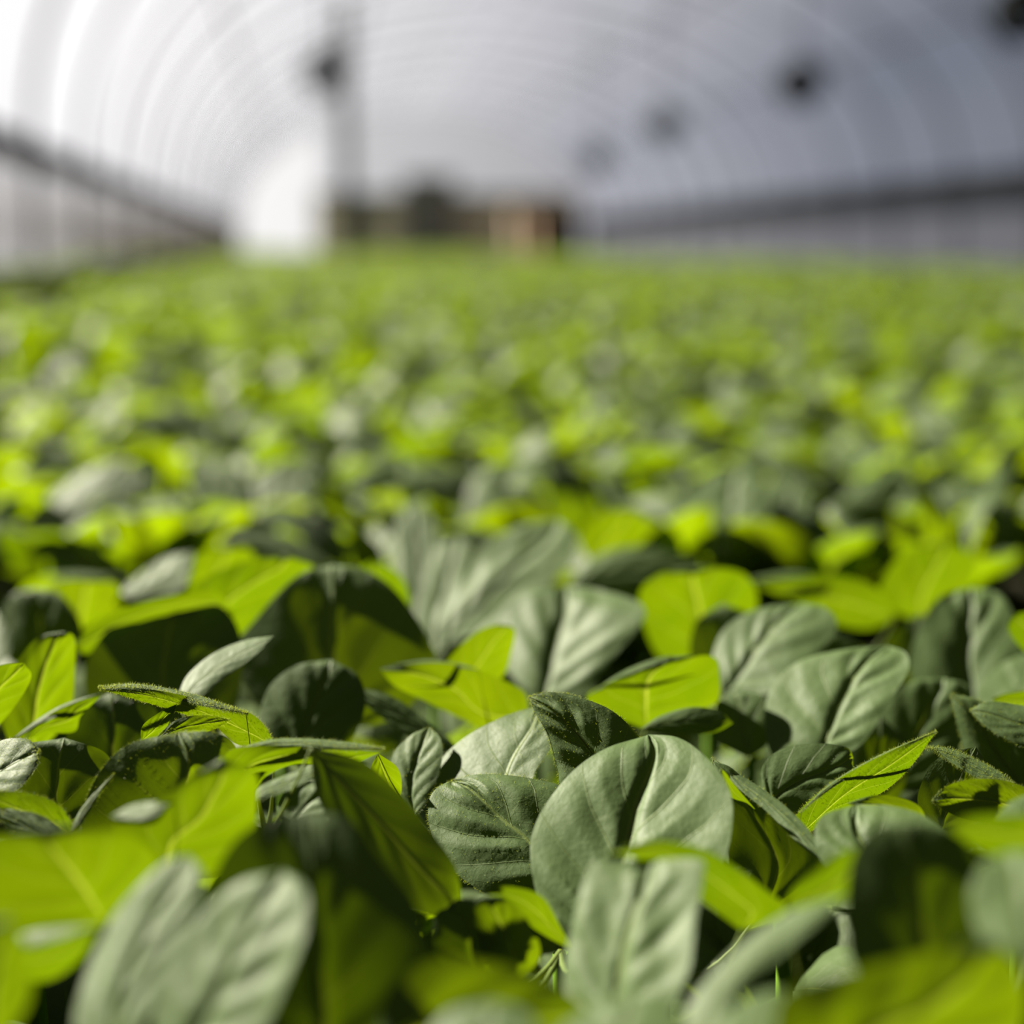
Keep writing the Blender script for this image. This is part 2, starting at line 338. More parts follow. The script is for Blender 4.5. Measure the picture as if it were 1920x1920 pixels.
def hairs(V, Q, nsurf, r, ln=0.0009):
    """short down on the blade, thin upright quads"""
    tri = Q[r.integers(0, len(Q), nsurf)]; wts = r.dirichlet((1, 1, 1, 1), nsurf)
    P = (V[tri]*wts[..., None]).sum(1)
    nn = np.cross(V[tri[:, 2]]-V[tri[:, 0]], V[tri[:, 3]]-V[tri[:, 1]]); nn /= np.linalg.norm(nn, axis=1)[:, None]+1e-12
    return P, nn
def leaf_parts(B, T, n, W, node, hair=0, **kw):
    V, Q, UV = leaf_geo(B, T, n, W, **kw)
    nu, nv = kw.get('nu', 10), kw.get('nv', 14); nw_ = nu*2+1
    Vs, Qs, US = [V], [Q], [UV]; off = len(V)
    B = np.asarray(B, float); T = np.asarray(T, float); node = np.asarray(node, float)
    L = np.linalg.norm(T-B); mid = V[np.arange(nv+1)*nw_ + nu]
    # petiole runs on as a tapering midrib under the blade
    nrm = np.asarray(n, float)/np.linalg.norm(n)
    rib = mid[:int(nv*0.8)] - nrm*0.0004
    inn = bez(node, (node+B)/2 + np.array([0, 0, -0.006]) , rib[0], 6)[:-1]
    path = np.concatenate([inn, rib]); rr = np.concatenate([np.full(5, 0.0013), np.linspace(0.0012, 0.0002, len(rib))])
    V2, Q2 = tube_geo(path, rr, 6); Vs.append(V2); Qs.append(Q2+off); US.append(np.tile([0.5, 0.5], (len(V2), 1))); off += len(V2)
    if hair:
        r = np.random.default_rng(kw.get('seed', 0)+5)
        P, nn = hairs(V, Q, hair, r)
        edge = np.concatenate([V[np.arange(nv+1)*nw_], V[np.arange(nv+1)*nw_+2*nu]])
        # margin hairs
        m = hair//2; k0 = r.integers(0, nv, m); sd = r.integers(0, 2, m)*2*nu; t = r.random(m)[:, None]
        E = V[k0*nw_+sd]*(1-t) + V[(k0+1)*nw_+sd]*t; C = mid[k0]*(1-t) + mid[k0+1]*t
        dE = E-C; dE /= np.linalg.norm(dE, axis=1)[:, None]+1e-12
        P = np.concatenate([P, P, E]); nn = np.concatenate([nn, -nn, dE])
        ln = r.uniform(0.0004, 0.0011, len(P))[:, None]; d = nn + r.normal(0, 0.35, nn.shape); d /= np.linalg.norm(d, axis=1)[:, None]
        sd_ = np.cross(d, r.normal(0, 1, d.shape)); sd_ /= np.linalg.norm(sd_, axis=1)[:, None]
        w0, w1 = 0.00004, 0.000015
        H = np.stack([P-sd_*w0, P+sd_*w0, P+d*ln+sd_*w1, P+d*ln-sd_*w1], 1).reshape(-1, 3)
        HQ = np.arange(len(P)*4).reshape(-1, 4)
        Vs.append(H); Qs.append(HQ+off); US.append(np.tile([0.5, 0.6], (len(H), 1)))
    return np.concatenate(Vs), np.concatenate(Qs), np.concatenate(US)

# Leaves of the plants close to the lens. Each: side shown ('T' upper, 'U' under), distance, recline and turn in degrees,
# trough (-) / ridge (+) along the midrib, outline measured off the photograph: base | left edge | tip | right edge | midrib, options.
PLANTS = [
 ('plant at bottom left with two broad pale blurred leaves held up like a V', [
  ('T',.335,30,-22,-.15,'250,1970|145,1940 155,1840 205,1730 270,1652 320,1612|355,1604|382,1640 372,1700 330,1790 290,1880|',dict(quilt=1.6)),
  ('T',.325,28,-26,-.25,'330,2000|285,1920 330,1790 400,1695 460,1648|530,1632|572,1662 574,1740 540,1835 490,1940 430,2000|395,1880 460,1750 505,1670',dict(quilt=2.0))]),
 ('plant at the left edge with a wide glowing yellow-green leaf seen from below', [
  ('U',.365,-24,8,.05,'200,1735|100,1765 0,1745 -60,1660 -25,1575|70,1552|150,1550 240,1566 292,1612 272,1690|150,1650 100,1590',dict(quilt=.8)),
  ('U',.348,-36,12,0,'186,1742|120,1746 60,1756|8,1772|22,1808 45,1836 95,1836 150,1800|',{}),
  ('T',.345,45,-20,0,'190,1736|110,1738 50,1748|6,1764|45,1776 110,1760|',{}),
  ('U',.31,-15,5,0,'-30,1990|-80,1850 -40,1750|20,1720|55,1790 50,1890|',{})]),
 ('plant with a bright yellow-green crumpled leaf behind the two V-shaped pale leaves', [
  ('U',.40,-24,10,.05,'300,1655|245,1600 213,1545 290,1508 350,1462|415,1422|478,1448 482,1500 470,1570 400,1630|',dict(quilt=.6)),
  ('T',.397,45,-20,0,'330,1502|275,1504 240,1512|206,1532|250,1538 290,1528|',{})]),
 ('plant with a very large dark green blurred leaf standing left of bottom centre', [
  ('U',.350,12,0,0,'620,2060|480,1990 380,1850 385,1700 430,1590 500,1536|572,1520|650,1536 722,1600 778,1690 812,1800 825,1950|600,1800 588,1650',dict(bulge=.008,quilt=.6)),
  ('U',.325,-4,2,0,'700,2010|720,1870 800,1803 900,1800 1010,1828 1070,1862|1120,1910|1050,1990 900,2020|',{}),
  ('T',.298,40,-10,0,'900,2040|800,1970 835,1900|920,1877|990,1900 1015,1970|',{})]),
 ('plant at bottom centre with a square-tipped pale green quilted leaf', [
  ('T',.37,30,-26,-.12,'1150,1950|1075,1915 1056,1840 1068,1760 1088,1680 1106,1626 1125,1616|1215,1613|1312,1611 1319,1640 1306,1720 1290,1830 1240,1915|1155,1850 1175,1760 1200,1680',dict(quilt=2.4)),
  ('U',.388,-32,10,0,'1390,1745|1330,1700 1250,1640 1180,1605|1138,1600|1190,1582 1250,1577 1315,1590 1370,1620 1430,1664 1478,1712|',dict(quilt=.6)),
  ('T',.312,42,-12,0,'1160,2030|1040,1950 1110,1887|1185,1862|1250,1888 1290,1950|',{})]),
 ('plant with a long narrow pale leaf slanting up towards the right of bottom centre', [
  ('T',.335,38,-24,0,'1262,1975|1295,1880 1340,1820 1400,1762 1470,1715 1540,1690|1597,1678|1540,1726 1462,1792 1390,1862 1345,1940|',dict(quilt=.4)),
  ('T',.308,42,-14,0,'1340,1990|1345,1920 1395,1875 1450,1856|1492,1862|1495,1905 1460,1970|',{})]),
 ('plant at bottom right with a broad blurred yellow-green leaf near the frame edge', [
  ('U',.297,-12,6,.05,'1600,2040|1470,1980 1462,1872 1560,1830 1680,1798 1780,1775|1862,1762|1900,1800 1925,1890 1880,1970 1750,2030|',{})]),
 ('plant at lower right with a broad dark green out-of-focus leaf', [
  ('U',.338,12,0,0,'1745,1870|1610,1820 1588,1710 1598,1610 1635,1556|1690,1538|1760,1548 1830,1600 1872,1710 1850,1815|',dict(bulge=.008,quilt=.6)),
  ('U',.366,-36,10,0,'1470,1705|1490,1665 1540,1620 1590,1592|1622,1588|1634,1612 1622,1665 1560,1705|',{}),
  ('U',.352,-30,10,0,'1970,1660|1860,1605 1795,1575|1772,1548|1820,1530 1885,1527 1985,1540|',{})]),
 ('plant cut by the right edge with a rounded pale blurred leaf', [
  ('T',.312,30,-16,-.1,'1930,1810|1845,1765 1818,1690 1838,1625|1892,1597|1945,1606 1995,1655 1995,1765|',{}),
  ('T',.41,40,-10,0,'1960,1590|1868,1548 1890,1508|1930,1488|1975,1490 1995,1545|',{})]),
 ('plant with the big round grey-green quilted leaf right of centre', [
  ('T',.45,31,-15,-.22,'1110,1800|1060,1762 1015,1700 996,1620 1000,1560 1030,1500 1080,1440 1140,1400|1215,1377|1268,1383 1312,1410 1356,1460 1375,1520 1358,1615 1300,1705 1180,1780|1140,1700 1172,1580 1192,1500 1225,1420',dict(quilt=2.1,nu=34,nv=80,hair=0)),
  ('U',.468,12,0,0,'1400,1745|1372,1680 1364,1560 1350,1480|1338,1428|1372,1440 1422,1488 1500,1558 1550,1622 1500,1705|',dict(bulge=.008,quilt=.6)),
  ('T',.463,42,-8,0,'1334,1420|1400,1460 1470,1510 1520,1562|1553,1622|1500,1584 1440,1524 1380,1474|',dict(hair=200)),
  ('U',.465,-32,14,0,'1350,1440|1362,1450 1376,1470|1420,1522|1400,1506 1366,1490|',{})]),
 ('plant with a downy dark-sided leaf overlapped by the big round leaf', [
  ('T',.485,27,-3,-.05,'1050,1680|980,1700 905,1672 840,1622 808,1560 804,1508 818,1480|848,1464|900,1454 975,1456 1050,1472 1085,1500 1095,1600|1000,1585 940,1530 885,1480',dict(quilt=2.3,hair=900,bulge=.08,nu=30,nv=64)),
  ('U',.425,-28,10,0,'1078,1785|1000,1740 950,1692|898,1672|920,1664 965,1664 1018,1682 1052,1740|',{}),
  ('T',.42,6,-4,0,'900,1840|820,1800 815,1720|850,1685|905,1692 952,1730 930,1800|',dict(quilt=1.6)),
  ('U',.417,-10,4,0,'960,1850|905,1790 890,1700|905,1678|952,1686 995,1735 1012,1795|',{})]),
 ('plant with a sunlit pale leaf showing bright yellow veins at the centre', [
  ('T',.508,38,-26,-.06,'925,1545|860,1545 812,1492 822,1432 868,1384 940,1345|1006,1324|1034,1350 1036,1395 1006,1442 985,1490|942,1475 962,1420 998,1362',dict(quilt=.9,hair=900,nu=26,nv=60)),
  ('T',.515,26,-14,-.25,'775,1535|735,1492 732,1424 768,1380|805,1363|827,1388 827,1434 802,1500|770,1470 785,1410',dict(quilt=1.8,hair=250)),
  ('U',.50,-34,12,0,'708,1412|694,1450 715,1495|738,1516|753,1482 746,1440|',{})]),
 ('plant with a small dark crinkled pointed leaf curling over at the centre', [
  ('T',.493,13,-6,-.1,'1150,1490|1062,1492 1046,1440 1030,1382 1004,1338|990,1306|1032,1299 1092,1312 1152,1336 1202,1386 1215,1430|1120,1428 1082,1376 1035,1332',dict(quilt=2.6,hair=900,nu=26,nv=60))]),
 ('plant with a bright yellow-green leaf edged in white, right of the crinkled leaf', [
  ('U',.57,-38,14,.05,'1212,1368|1155,1345 1098,1306 1168,1268 1220,1245|1262,1231|1335,1230 1349,1262 1342,1320 1265,1338|1212,1310 1218,1270',dict(quilt=.6)),
  ('T',.567,45,-10,0,'1098,1306|1160,1264 1220,1238|1265,1228|1222,1248 1162,1278|',{}),
  ('T',.54,14,-4,0,'1200,1368|1240,1342 1300,1326 1350,1334|1375,1356|1340,1374 1280,1376|',dict(quilt=.6))]),
 ('plant with a pod-shaped yellow-green leaf pointing left above the centre', [
  ('U',.577,-25,12,.1,'992,1345|985,1300 950,1278 890,1255 830,1242 760,1246|711,1254|740,1286 800,1316 880,1355 930,1372|905,1338 850,1290 780,1262',dict(quilt=.7)),
  ('T',.574,45,-6,0,'900,1256|860,1245 800,1237|716,1250|790,1246 860,1252|',{}),
  ('T',.562,16,-4,0,'870,1410|780,1335 720,1300|652,1288|682,1318 722,1350 800,1398|',{}),
  ('U',.60,-40,10,0,'880,1300|832,1262 850,1225 890,1188 925,1172|955,1172|966,1184 960,1220 940,1272|',dict(quilt=.4))]),
 ('plant with the large sunlit grey-green deeply veined leaf above centre', [
  ('T',.665,36,-20,-.22,'1010,1335|932,1302 903,1230 925,1165 980,1116|1060,1098|1120,1102 1192,1125 1208,1160 1152,1232 1085,1310|1025,1270 1038,1200 1055,1150',dict(quilt=2.4))]),
 ('plant with tall soft pale leaves standing above the middle of the bed', [
  ('T',.78,36,-18,-.2,'830,1215|815,1160 850,1090 910,1022 980,986|1045,974|1076,998 1070,1050 1020,1105 930,1175|',dict(quilt=2.0)),
  ('T',.79,34,-16,-.2,'815,1235|772,1200 790,1100 820,1025|860,1005|884,1030 880,1100 850,1200|',dict(quilt=1.6)),
  ('T',.83,32,-12,-.2,'800,1150|740,1120 736,1020 750,970|775,946|802,960 828,1010 832,1100|',dict(quilt=1.6))]),
 ('plant with a dull grey leaf lying sideways behind the pale centre leaves', [
  ('T',.80,18,-6,0,'1062,1100|1100,1055 1160,1028 1230,1028 1280,1044|1314,1060|1270,1092 1200,1118 1130,1112|',{}),
  ('U',.86,-38,10,0,'1110,1060|1085,1010 1120,965|1180,950|1215,980 1190,1030|',{})]),
 ('plant with a bright yellow-green leaf carrying a round dark shadow', [
  ('U',.70,-38,14,0,'1330,1245|1245,1240 1206,1170 1200,1110 1240,1074|1300,1062|1352,1064 1398,1078 1420,1122 1400,1200|',{}),
  ('U',.665,12,0,0,'1360,1300|1298,1245 1303,1170|1355,1132|1412,1160 1424,1240|',dict(bulge=.008,quilt=.6))]),
 ('plant with a soft pale leaf leaning right behind the veined leaf', [
  ('T',.62,37,-22,-.15,'1350,1310|1338,1232 1368,1170 1430,1138|1500,1131|1548,1140 1568,1172 1532,1222 1455,1295|1400,1240 1450,1170',dict(quilt=2.0)),
  ('T',.65,12,-4,0,'1500,1240|1545,1185 1590,1195|1628,1214|1560,1245|',{}),
  ('T',.575,24,-10,0,'1400,1420|1345,1385 1343,1322|1375,1296|1432,1308 1440,1390|',{})]),
 ('plant with a large sunlit veined leaf leaning right, right of centre', [
  ('T',.56,36,-22,-.18,'1535,1435|1455,1425 1434,1352 1448,1290 1500,1240 1590,1216|1662,1210|1698,1224 1702,1260 1662,1322 1614,1396|1545,1400 1570,1330 1605,1262 1635,1228',dict(quilt=1.9,nu=28,nv=60)),
  ('T',.505,17,-6,0,'1440,1510|1428,1442 1470,1402 1540,1394 1588,1402|1600,1422|1597,1468 1562,1512 1490,1536|',dict(quilt=1.6))]),
 ('plant with a half-shaded broad leaf beside the large sunlit leaf on the right', [
  ('T',.59,16,-7,-.15,'1680,1490|1618,1440 1640,1350 1700,1282|1768,1272|1808,1280 1824,1302 1812,1370 1770,1452|',dict(quilt=2.0)),
  ('U',.58,12,0,0,'1630,1540|1590,1480 1600,1400|1650,1340|1700,1400 1690,1490|',dict(bulge=.008,quilt=.6))]),
 ('plant near the right edge with a tall leaf half in dark shadow', [
  ('T',.66,27,-5,-.42,'1830,1345|1742,1332 1706,1240 1738,1150 1775,1112|1820,1103|1872,1112 1902,1160 1914,1240 1890,1330|',dict(quilt=2.6)),
  ('T',.63,38,-16,0,'1900,1360|1832,1312 1870,1250|1930,1222|1985,1240 1995,1305|',{}),
  ('U',.70,12,0,0,'1700,1290|1650,1240 1680,1180|1730,1150|1760,1200 1750,1270|',dict(bulge=.008,quilt=.6))]),
 ('plant at the right edge with two pointed grey-green overlapping leaves', [
  ('T',.53,9,-6,-.1,'1900,1510|1828,1452 1800,1380|1781,1300|1842,1316 1902,1368 1965,1455|',dict(hair=400)),
  ('T',.51,24,-10,0,'1995,1425|1900,1392 1848,1362|1818,1332|1850,1316 1902,1320 1965,1342|',dict(hair=300)),
  ('U',.555,-34,10,0,'1995,1345|1925,1338 1880,1325|1858,1310|1892,1299 1945,1298|',{}),
  ('U',.60,-34,10,0,'1985,1260|1920,1220 1890,1180|1895,1150|1940,1150 1985,1180|',{})]),
 ('plant with a slim glowing yellow-green leaf pointing up right, downy edged', [
  ('U',.478,-40,16,0,'1492,1572|1492,1532 1530,1490 1600,1444 1680,1404|1756,1371|1712,1432 1662,1480 1592,1516 1525,1556|1580,1492 1670,1434',dict(quilt=.6,hair=900)),
  ('T',.4765,45,-10,0,'1500,1523|1560,1466 1650,1415|1757,1370|1650,1426 1566,1474|',dict(hair=500)),
  ('T',.432,36,-14,-.1,'1660,1700|1560,1640 1528,1580 1542,1532|1605,1508|1672,1511 1742,1535 1792,1580 1765,1645|1640,1620 1605,1555',dict(quilt=2.0)),
  ('U',.457,-12,5,0,'1745,1565|1722,1510 1650,1491|1588,1506|1650,1532|',{})]),
 ('plant with a thin downy curled leaf and a shaded green leaf near right edge', [
  ('T',.48,32,-10,0,'1912,1480|1882,1452 1830,1423 1780,1403|1736,1401|1760,1413 1800,1440 1860,1474|',dict(hair=900,quilt=1.5)),
  ('U',.47,-13,6,0,'1995,1560|1962,1500 1900,1468 1840,1460 1782,1470|1746,1502|1800,1532 1900,1552|',dict(hair=500)),
  ('U',.49,12,0,0,'1760,1570|1720,1500 1760,1420|1830,1400|1860,1460 1830,1540|',dict(bulge=.008,quilt=.6))]),
 ('plant with a long hairy-edged leaf tip pointing left, left of centre', [
  ('U',.49,-24,10,.12,'518,1402|496,1360 462,1334 400,1320 340,1303 260,1290|188,1292|250,1310 330,1334 400,1360 445,1396|470,1375 380,1335 280,1305',dict(quilt=.7,hair=900,nu=26,nv=60)),
  ('T',.4885,42,-6,0,'465,1338|400,1313 330,1294 250,1282|184,1288|250,1296 320,1309 400,1328|',dict(hair=1400,quilt=.5)),
  ('U',.478,-10,4,0,'288,1388|330,1350 385,1341|432,1350|400,1368 350,1382|',dict(hair=200)),
  ('T',.53,38,-18,0,'330,1318|350,1268 400,1225 460,1200|515,1192|482,1226 430,1266 372,1308|',dict(quilt=.5))]),
 ('plant with a rounded shaded green leaf showing fine veins at left', [
  ('U',.46,-2,3,.03,'330,1650|205,1645 156,1562 166,1490 200,1430 250,1392|335,1373|402,1374 442,1400 474,1500 435,1630|340,1520 355,1430',dict(quilt=1.2,hair=700,nu=28,nv=60)),
  ('U',.49,-36,12,0,'262,1392|268,1360 300,1335|332,1320|320,1348 300,1388|',{}),
  ('T',.452,20,-8,0,'130,1560|150,1520 185,1478|215,1450|180,1500 150,1550|',dict(hair=100))]),
 ('plant with a pale-topped leaf arching right over a dark hollow', [
  ('U',.458,-36,12,0,'410,1470|425,1412 480,1399 560,1398 640,1404|715,1410|640,1440 560,1432 500,1455 470,1485|',dict(quilt=.7)),
  ('T',.455,45,-8,0,'430,1410|500,1388 560,1384 650,1391|723,1404|650,1407 560,1402 500,1406|',dict(hair=500)),
  ('T',.442,40,-10,0,'480,1502|490,1474 560,1445 620,1435|656,1440|600,1457 540,1482|',dict(hair=150)),
  ('T',.447,30,-12,-.15,'545,1562|520,1512 560,1470|641,1468|628,1502 600,1545|',dict(quilt=2)),
  ('U',.425,12,0,0,'580,1400|680,1428 752,1490 802,1552 852,1622|868,1692|830,1722 760,1692 680,1605 600,1505|',dict(bulge=.008,quilt=.6))]),
 ('plant at the left edge with a sunlit rounded downy leaf tip', [
  ('T',.47,36,-20,-.05,'-90,1530|-45,1425 0,1390 50,1386|76,1410|66,1442 30,1482 -30,1512|',dict(hair=700,quilt=1.8)),
  ('U',.456,-16,6,0,'152,1575|112,1512 50,1487|-30,1484|0,1532 60,1562|',dict(hair=400)),
  ('T',.449,16,-8,0,'160,1600|92,1537 30,1518|-25,1514|60,1585|',dict(hair=300))]),
 ('plant at far left with drooping yellow-green leaves above a slender stalk', [
  ('U',.56,-20,10,.1,'70,1415|15,1385 5,1300 45,1222 78,1192|112,1184|138,1192 142,1240 130,1340|',{}),
  ('U',.52,-38,12,0,'-40,1400|-65,1300 -5,1250|45,1243|58,1272 20,1335|',{}),
  ('U',.53,-34,10,0,'40,1392|80,1347 140,1317|190,1304|152,1342 140,1372 90,1376|',{}),
  ('T',.528,40,-12,0,'5,1398|80,1343 140,1313|193,1298|140,1325 85,1354|',{}),
  ('U',.50,12,0,0,'100,1570|5,1510 15,1410|120,1383|205,1420 205,1520|',dict(bulge=.008,quilt=.6)),
  ('U',.54,12,0,0,'210,1470|128,1430 138,1340|205,1298|292,1330 295,1430|',dict(bulge=.008,quilt=.6))]),
 ('plant with an arched yellow leaf over a deep dark hollow at left', [
  ('U',.615,-34,12,0,'440,1150|400,1108 300,1120 220,1146 170,1176|140,1204|162,1226 220,1190 300,1160 380,1150|',{}),
  ('U',.61,12,0,0,'330,1410|200,1375 158,1262 220,1162|330,1120|420,1140 455,1222 430,1355|',dict(bulge=.008,quilt=.6))]),
 ('plant with a huge dark leaf and a glowing yellow crest left of centre', [
  ('U',.62,12,0,0,'640,1370|515,1335 435,1235 480,1160 555,1082|620,1058|682,1068 742,1108 798,1188 818,1262 740,1345|',dict(bulge=.008,quilt=.6)),
  ('U',.655,-38,14,0,'425,1225|385,1175 345,1120 400,1076 470,1050|540,1037|588,1066 542,1112 480,1165|',{}),
  ('T',.56,13,-3,0,'560,1440|488,1392 498,1300 550,1250|620,1236|672,1268 684,1330 642,1405|',dict(quilt=1.4)),
  ('U',.68,-38,10,0,'740,1190|678,1135 668,1072|700,1048|752,1080 768,1135|',{})]),
 ('plant at left with a grey-green leaf and a small yellow leaf behind it', [
  ('T',.68,8,-8,-.1,'60,1265|2,1222 3,1150 25,1114|65,1103|112,1114 152,1170 142,1225|',{}),
  ('U',.73,-38,10,0,'150,1185|88,1142 100,1094|165,1082|216,1094 228,1142|',{}),
  ('T',.665,36,-14,0,'-30,1260|-40,1180|-10,1140|18,1190 12,1235|',{})]),
 ('plant with a pale slanting leaf tip beside a glowing yellow leaf at upper left', [
  ('T',.73,38,-16,0,'212,1130|250,1085 310,1045|364,1033|362,1062 340,1102 280,1122|',{}),
  ('U',.755,-40,10,0,'400,1115|342,1090 368,1040|430,1022|472,1034 472,1072|',{}),
  ('T',.85,22,-8,0,'640,1075|560,1012 470,996|408,1010|480,1030 560,1060|',{})]),
 ('plant right of centre with a pale-edged yellow-green leaf lying flat', [
  ('U',.74,-26,10,0,'1680,1160|1640,1100 1560,1078 1480,1082|1404,1092|1470,1120 1540,1160 1620,1180|',{}),
  ('T',.738,45,-6,0,'1540,1080|1480,1072|1403,1086|1480,1096|',{}),
  ('U',.78,-38,12,0,'1740,1170|1650,1130 1680,1050|1780,1010|1830,1060 1800,1130|',{})]),
 ('plant with a slanted pale out-of-focus leaf in the upper left of the bed', [
  ('T',1.05,38,-18,0,'40,1020|60,960 130,905 190,870|240,860|222,905 150,965 90,1015|',{}),
  ('T',1.07,28,-8,0,'190,950|205,890|245,868|292,900 280,935|',{})]),
 ('plant with blurred grey-green paired leaves left of the bed middle', [
  ('T',1.05,28,-6,-.2,'470,985|380,960 355,900|395,868|450,880 480,930|',{}),
  ('T',1.07,32,-14,-.2,'470,970|475,900 530,868|590,862|605,910 560,960|',{})]),
 ('plant with wide blurred pale leaves on the right middle of the bed', [
  ('T',.97,34,-16,-.2,'1400,1030|1310,1000 1295,930 1330,890|1390,878|1440,910 1440,980|',dict(quilt=1.6)),
  ('T',.98,34,-14,-.2,'1450,1020|1430,950 1450,900|1500,885|1520,930 1510,990|',dict(quilt=1.6)),
  ('T',1.02,30,-10,0,'1560,965|1600,915 1650,885|1710,868|1690,915 1630,955|',{})]),
]
LEN_T = 'leafy_seedling'
camp = np.array([0, 0, CAMZ])
def chain(pts, n):
    """smooth curve through pts, n+1 samples, closer together near both ends"""
    P = np.asarray(pts, float)
    if len(P) == 2: D = np.linspace(P[0], P[1], 60)
    else:
        E = np.vstack([2*P[0]-P[1], P, 2*P[-1]-P[-2]]); D = []
        for i in range(1, len(E)-2):
            t = np.linspace(0, 1, 24, endpoint=False)[:, None]; a, b, c, d = E[i-1], E[i], E[i+1], E[i+2]
            D.append(0.5*((2*b) + (c-a)*t + (2*a-5*b+4*c-d)*t*t + (3*b-a-3*c+d)*t**3))
        D = np.vstack(D + [P[-1:]])
    s = np.concatenate([[0], np.cumsum(np.linalg.norm(np.diff(D, axis=0), axis=1))]); s /= s[-1]
    q = np.linspace(0, 1, n+1); q = 0.6*q + 0.4*(1-np.cos(q*math.pi))/2
    return np.stack([np.interp(q, s, D[:, 0]), np.interp(q, s, D[:, 1])], 1)
CR = CM[:3, :3]
def traced_leaf(side, d, gy, gx, fold, path, quilt=1.3, bulge=0.04, nu=20, nv=46, hair=0, seed=0, shape=None):
    parse = lambda s: [tuple(map(float, p.split(','))) for p in s.split()]
    b, Lp, t, Rp, Mp = (path.split('|') + [''])[:5]
    b, t = parse(b)[0], parse(t)[0]
    Lc, Rc = chain([b]+parse(Lp)+[t], nv), chain([b]+parse(Rp)[::-1]+[t], nv)
    Mc = chain([b]+parse(Mp)+[t], nv) if Mp.strip() else 0.5*(Lc+Rc)
    r = np.random.default_rng(seed); u = np.linspace(-1, 1, 2*nu+1); v = np.linspace(0, 1, nv+1)
    Vv, U = np.meshgrid(v, u, indexing='ij'); AU = np.abs(U)
    E = np.where((U < 0)[..., None], Lc[:, None, :], Rc[:, None, :])
    XY = Mc[:, None, :]*(1-AU[..., None]) + E*AU[..., None]
    hw = np.linalg.norm(E - Mc[:, None, :], axis=2)/F*d
    xc, yc = XY[..., 0].mean(), XY[..., 1].mean()
    Lm = np.hypot(b[0]-t[0], b[1]-t[1])/F*d; Wm = hw.max()*2; size = math.sqrt(max(Lm*Wm, 1e-8))
    D = d - (XY[..., 1]-yc)/F*d*math.tan(math.radians(gy)) + (XY[..., 0]-xc)/F*d*math.tan(math.radians(gx))
    D += (0.65*fold if fold < 0 else fold)*hw*AU**0.85                                  # trough (-) or ridge (+) along the midrib
    D -= bulge*size*(4*Vv*(1-Vv))*(1-AU**2)*1.2
    pr = np.sin(np.pi*Vv)
    D += 0.020*size*AU**2*np.sin(Vv*10+U*1.5+r.uniform(0, 6.28))*pr
    D += 0.05*size*np.clip((Vv-.7)/.3, 0, 1)**2            # tip bends back
    P = np.stack([(XY[..., 0]-960)/F*D, -(XY[..., 1]-960)/F*D, -D], -1) @ CR.T + camp
    # quilting between the side veins, pushed along the blade's own normal
    du = np.gradient(P, axis=1); dv = np.gradient(P, axis=0); nn = np.cross(du, dv)
    nn /= np.linalg.norm(nn, axis=2)[..., None]+1e-12
    if np.dot(nn.mean((0, 1)), camp-P.mean((0, 1))) < 0: nn = -nn
    up = nn if side == 'T' else -nn                        # the blade's upper side
    ph = (Vv - 0.30*AU**0.8 + 0.02)*NV + (U > 0)*0.42
    dist = np.abs((ph % 1) - 0.5)*2
    amp = r.uniform(0.35, 1.3, 40)[(np.floor(ph).astype(int) % 20) + 20*(U > 0)]
    q = (np.clip(dist, 0, 1)**0.6 - 0.6) * amp * (1-AU**3) * np.clip(AU*4, 0, 1) - 0.9*np.exp(-(AU/0.08)**2)
    for k_ in range(5):
        fu, fv, pp = r.uniform(1.5, 7), r.uniform(2, 11), r.uniform(0, 6.28); q += 0.24*np.sin(fu*U+pp)*np.sin(fv*Vv+pp*2)
    P = P + up*(0.0135*size*quilt*q*np.sqrt(pr+.05))[..., None]
    nw_ = 2*nu+1; i = np.arange(nv)[:, None]*nw_ + np.arange(nu*2)[None, :]
    Q = np.stack([i, i+nw_, i+nw_+1, i+1], -1).reshape(-1, 4)
    return P.reshape(-1, 3), Q, np.stack([(U+1)/2, Vv], -1).reshape(-1, 2), up[:, nu, :], size
def down(V, Q, nu, nv, count, seed):
    r = np.random.default_rng(seed); nw_ = 2*nu+1
    P, nn = hairs(V, Q, count, r)
    m = count; k0 = r.integers(0, nv, m); sd = r.integers(0, 2, m)*2*nu; t = r.random(m)[:, None]
    E = V[k0*nw_+sd]*(1-t) + V[(k0+1)*nw_+sd]*t; C = V[k0*nw_+nu]*(1-t) + V[(k0+1)*nw_+nu]*t
    dE = E-C; dE /= np.linalg.norm(dE, axis=1)[:, None]+1e-12
    P = np.concatenate([P, P, E]); nn = np.concatenate([nn, -nn, dE])
    ln = r.uniform(0.0003, 0.0010, len(P))[:, None]; d = nn + r.normal(0, 0.35, nn.shape); d /= np.linalg.norm(d, axis=1)[:, None]
    sd_ = np.cross(d, r.normal(0, 1, d.shape)); sd_ /= np.linalg.norm(sd_, axis=1)[:, None]
    w0, w1 = 0.000035, 0.000012
    H = np.stack([P-sd_*w0, P+sd_*w0, P+d*ln+sd_*w1, P+d*ln-sd_*w1], 1).reshape(-1, 3)
    return H, np.arange(len(P)*4).reshape(-1, 4)
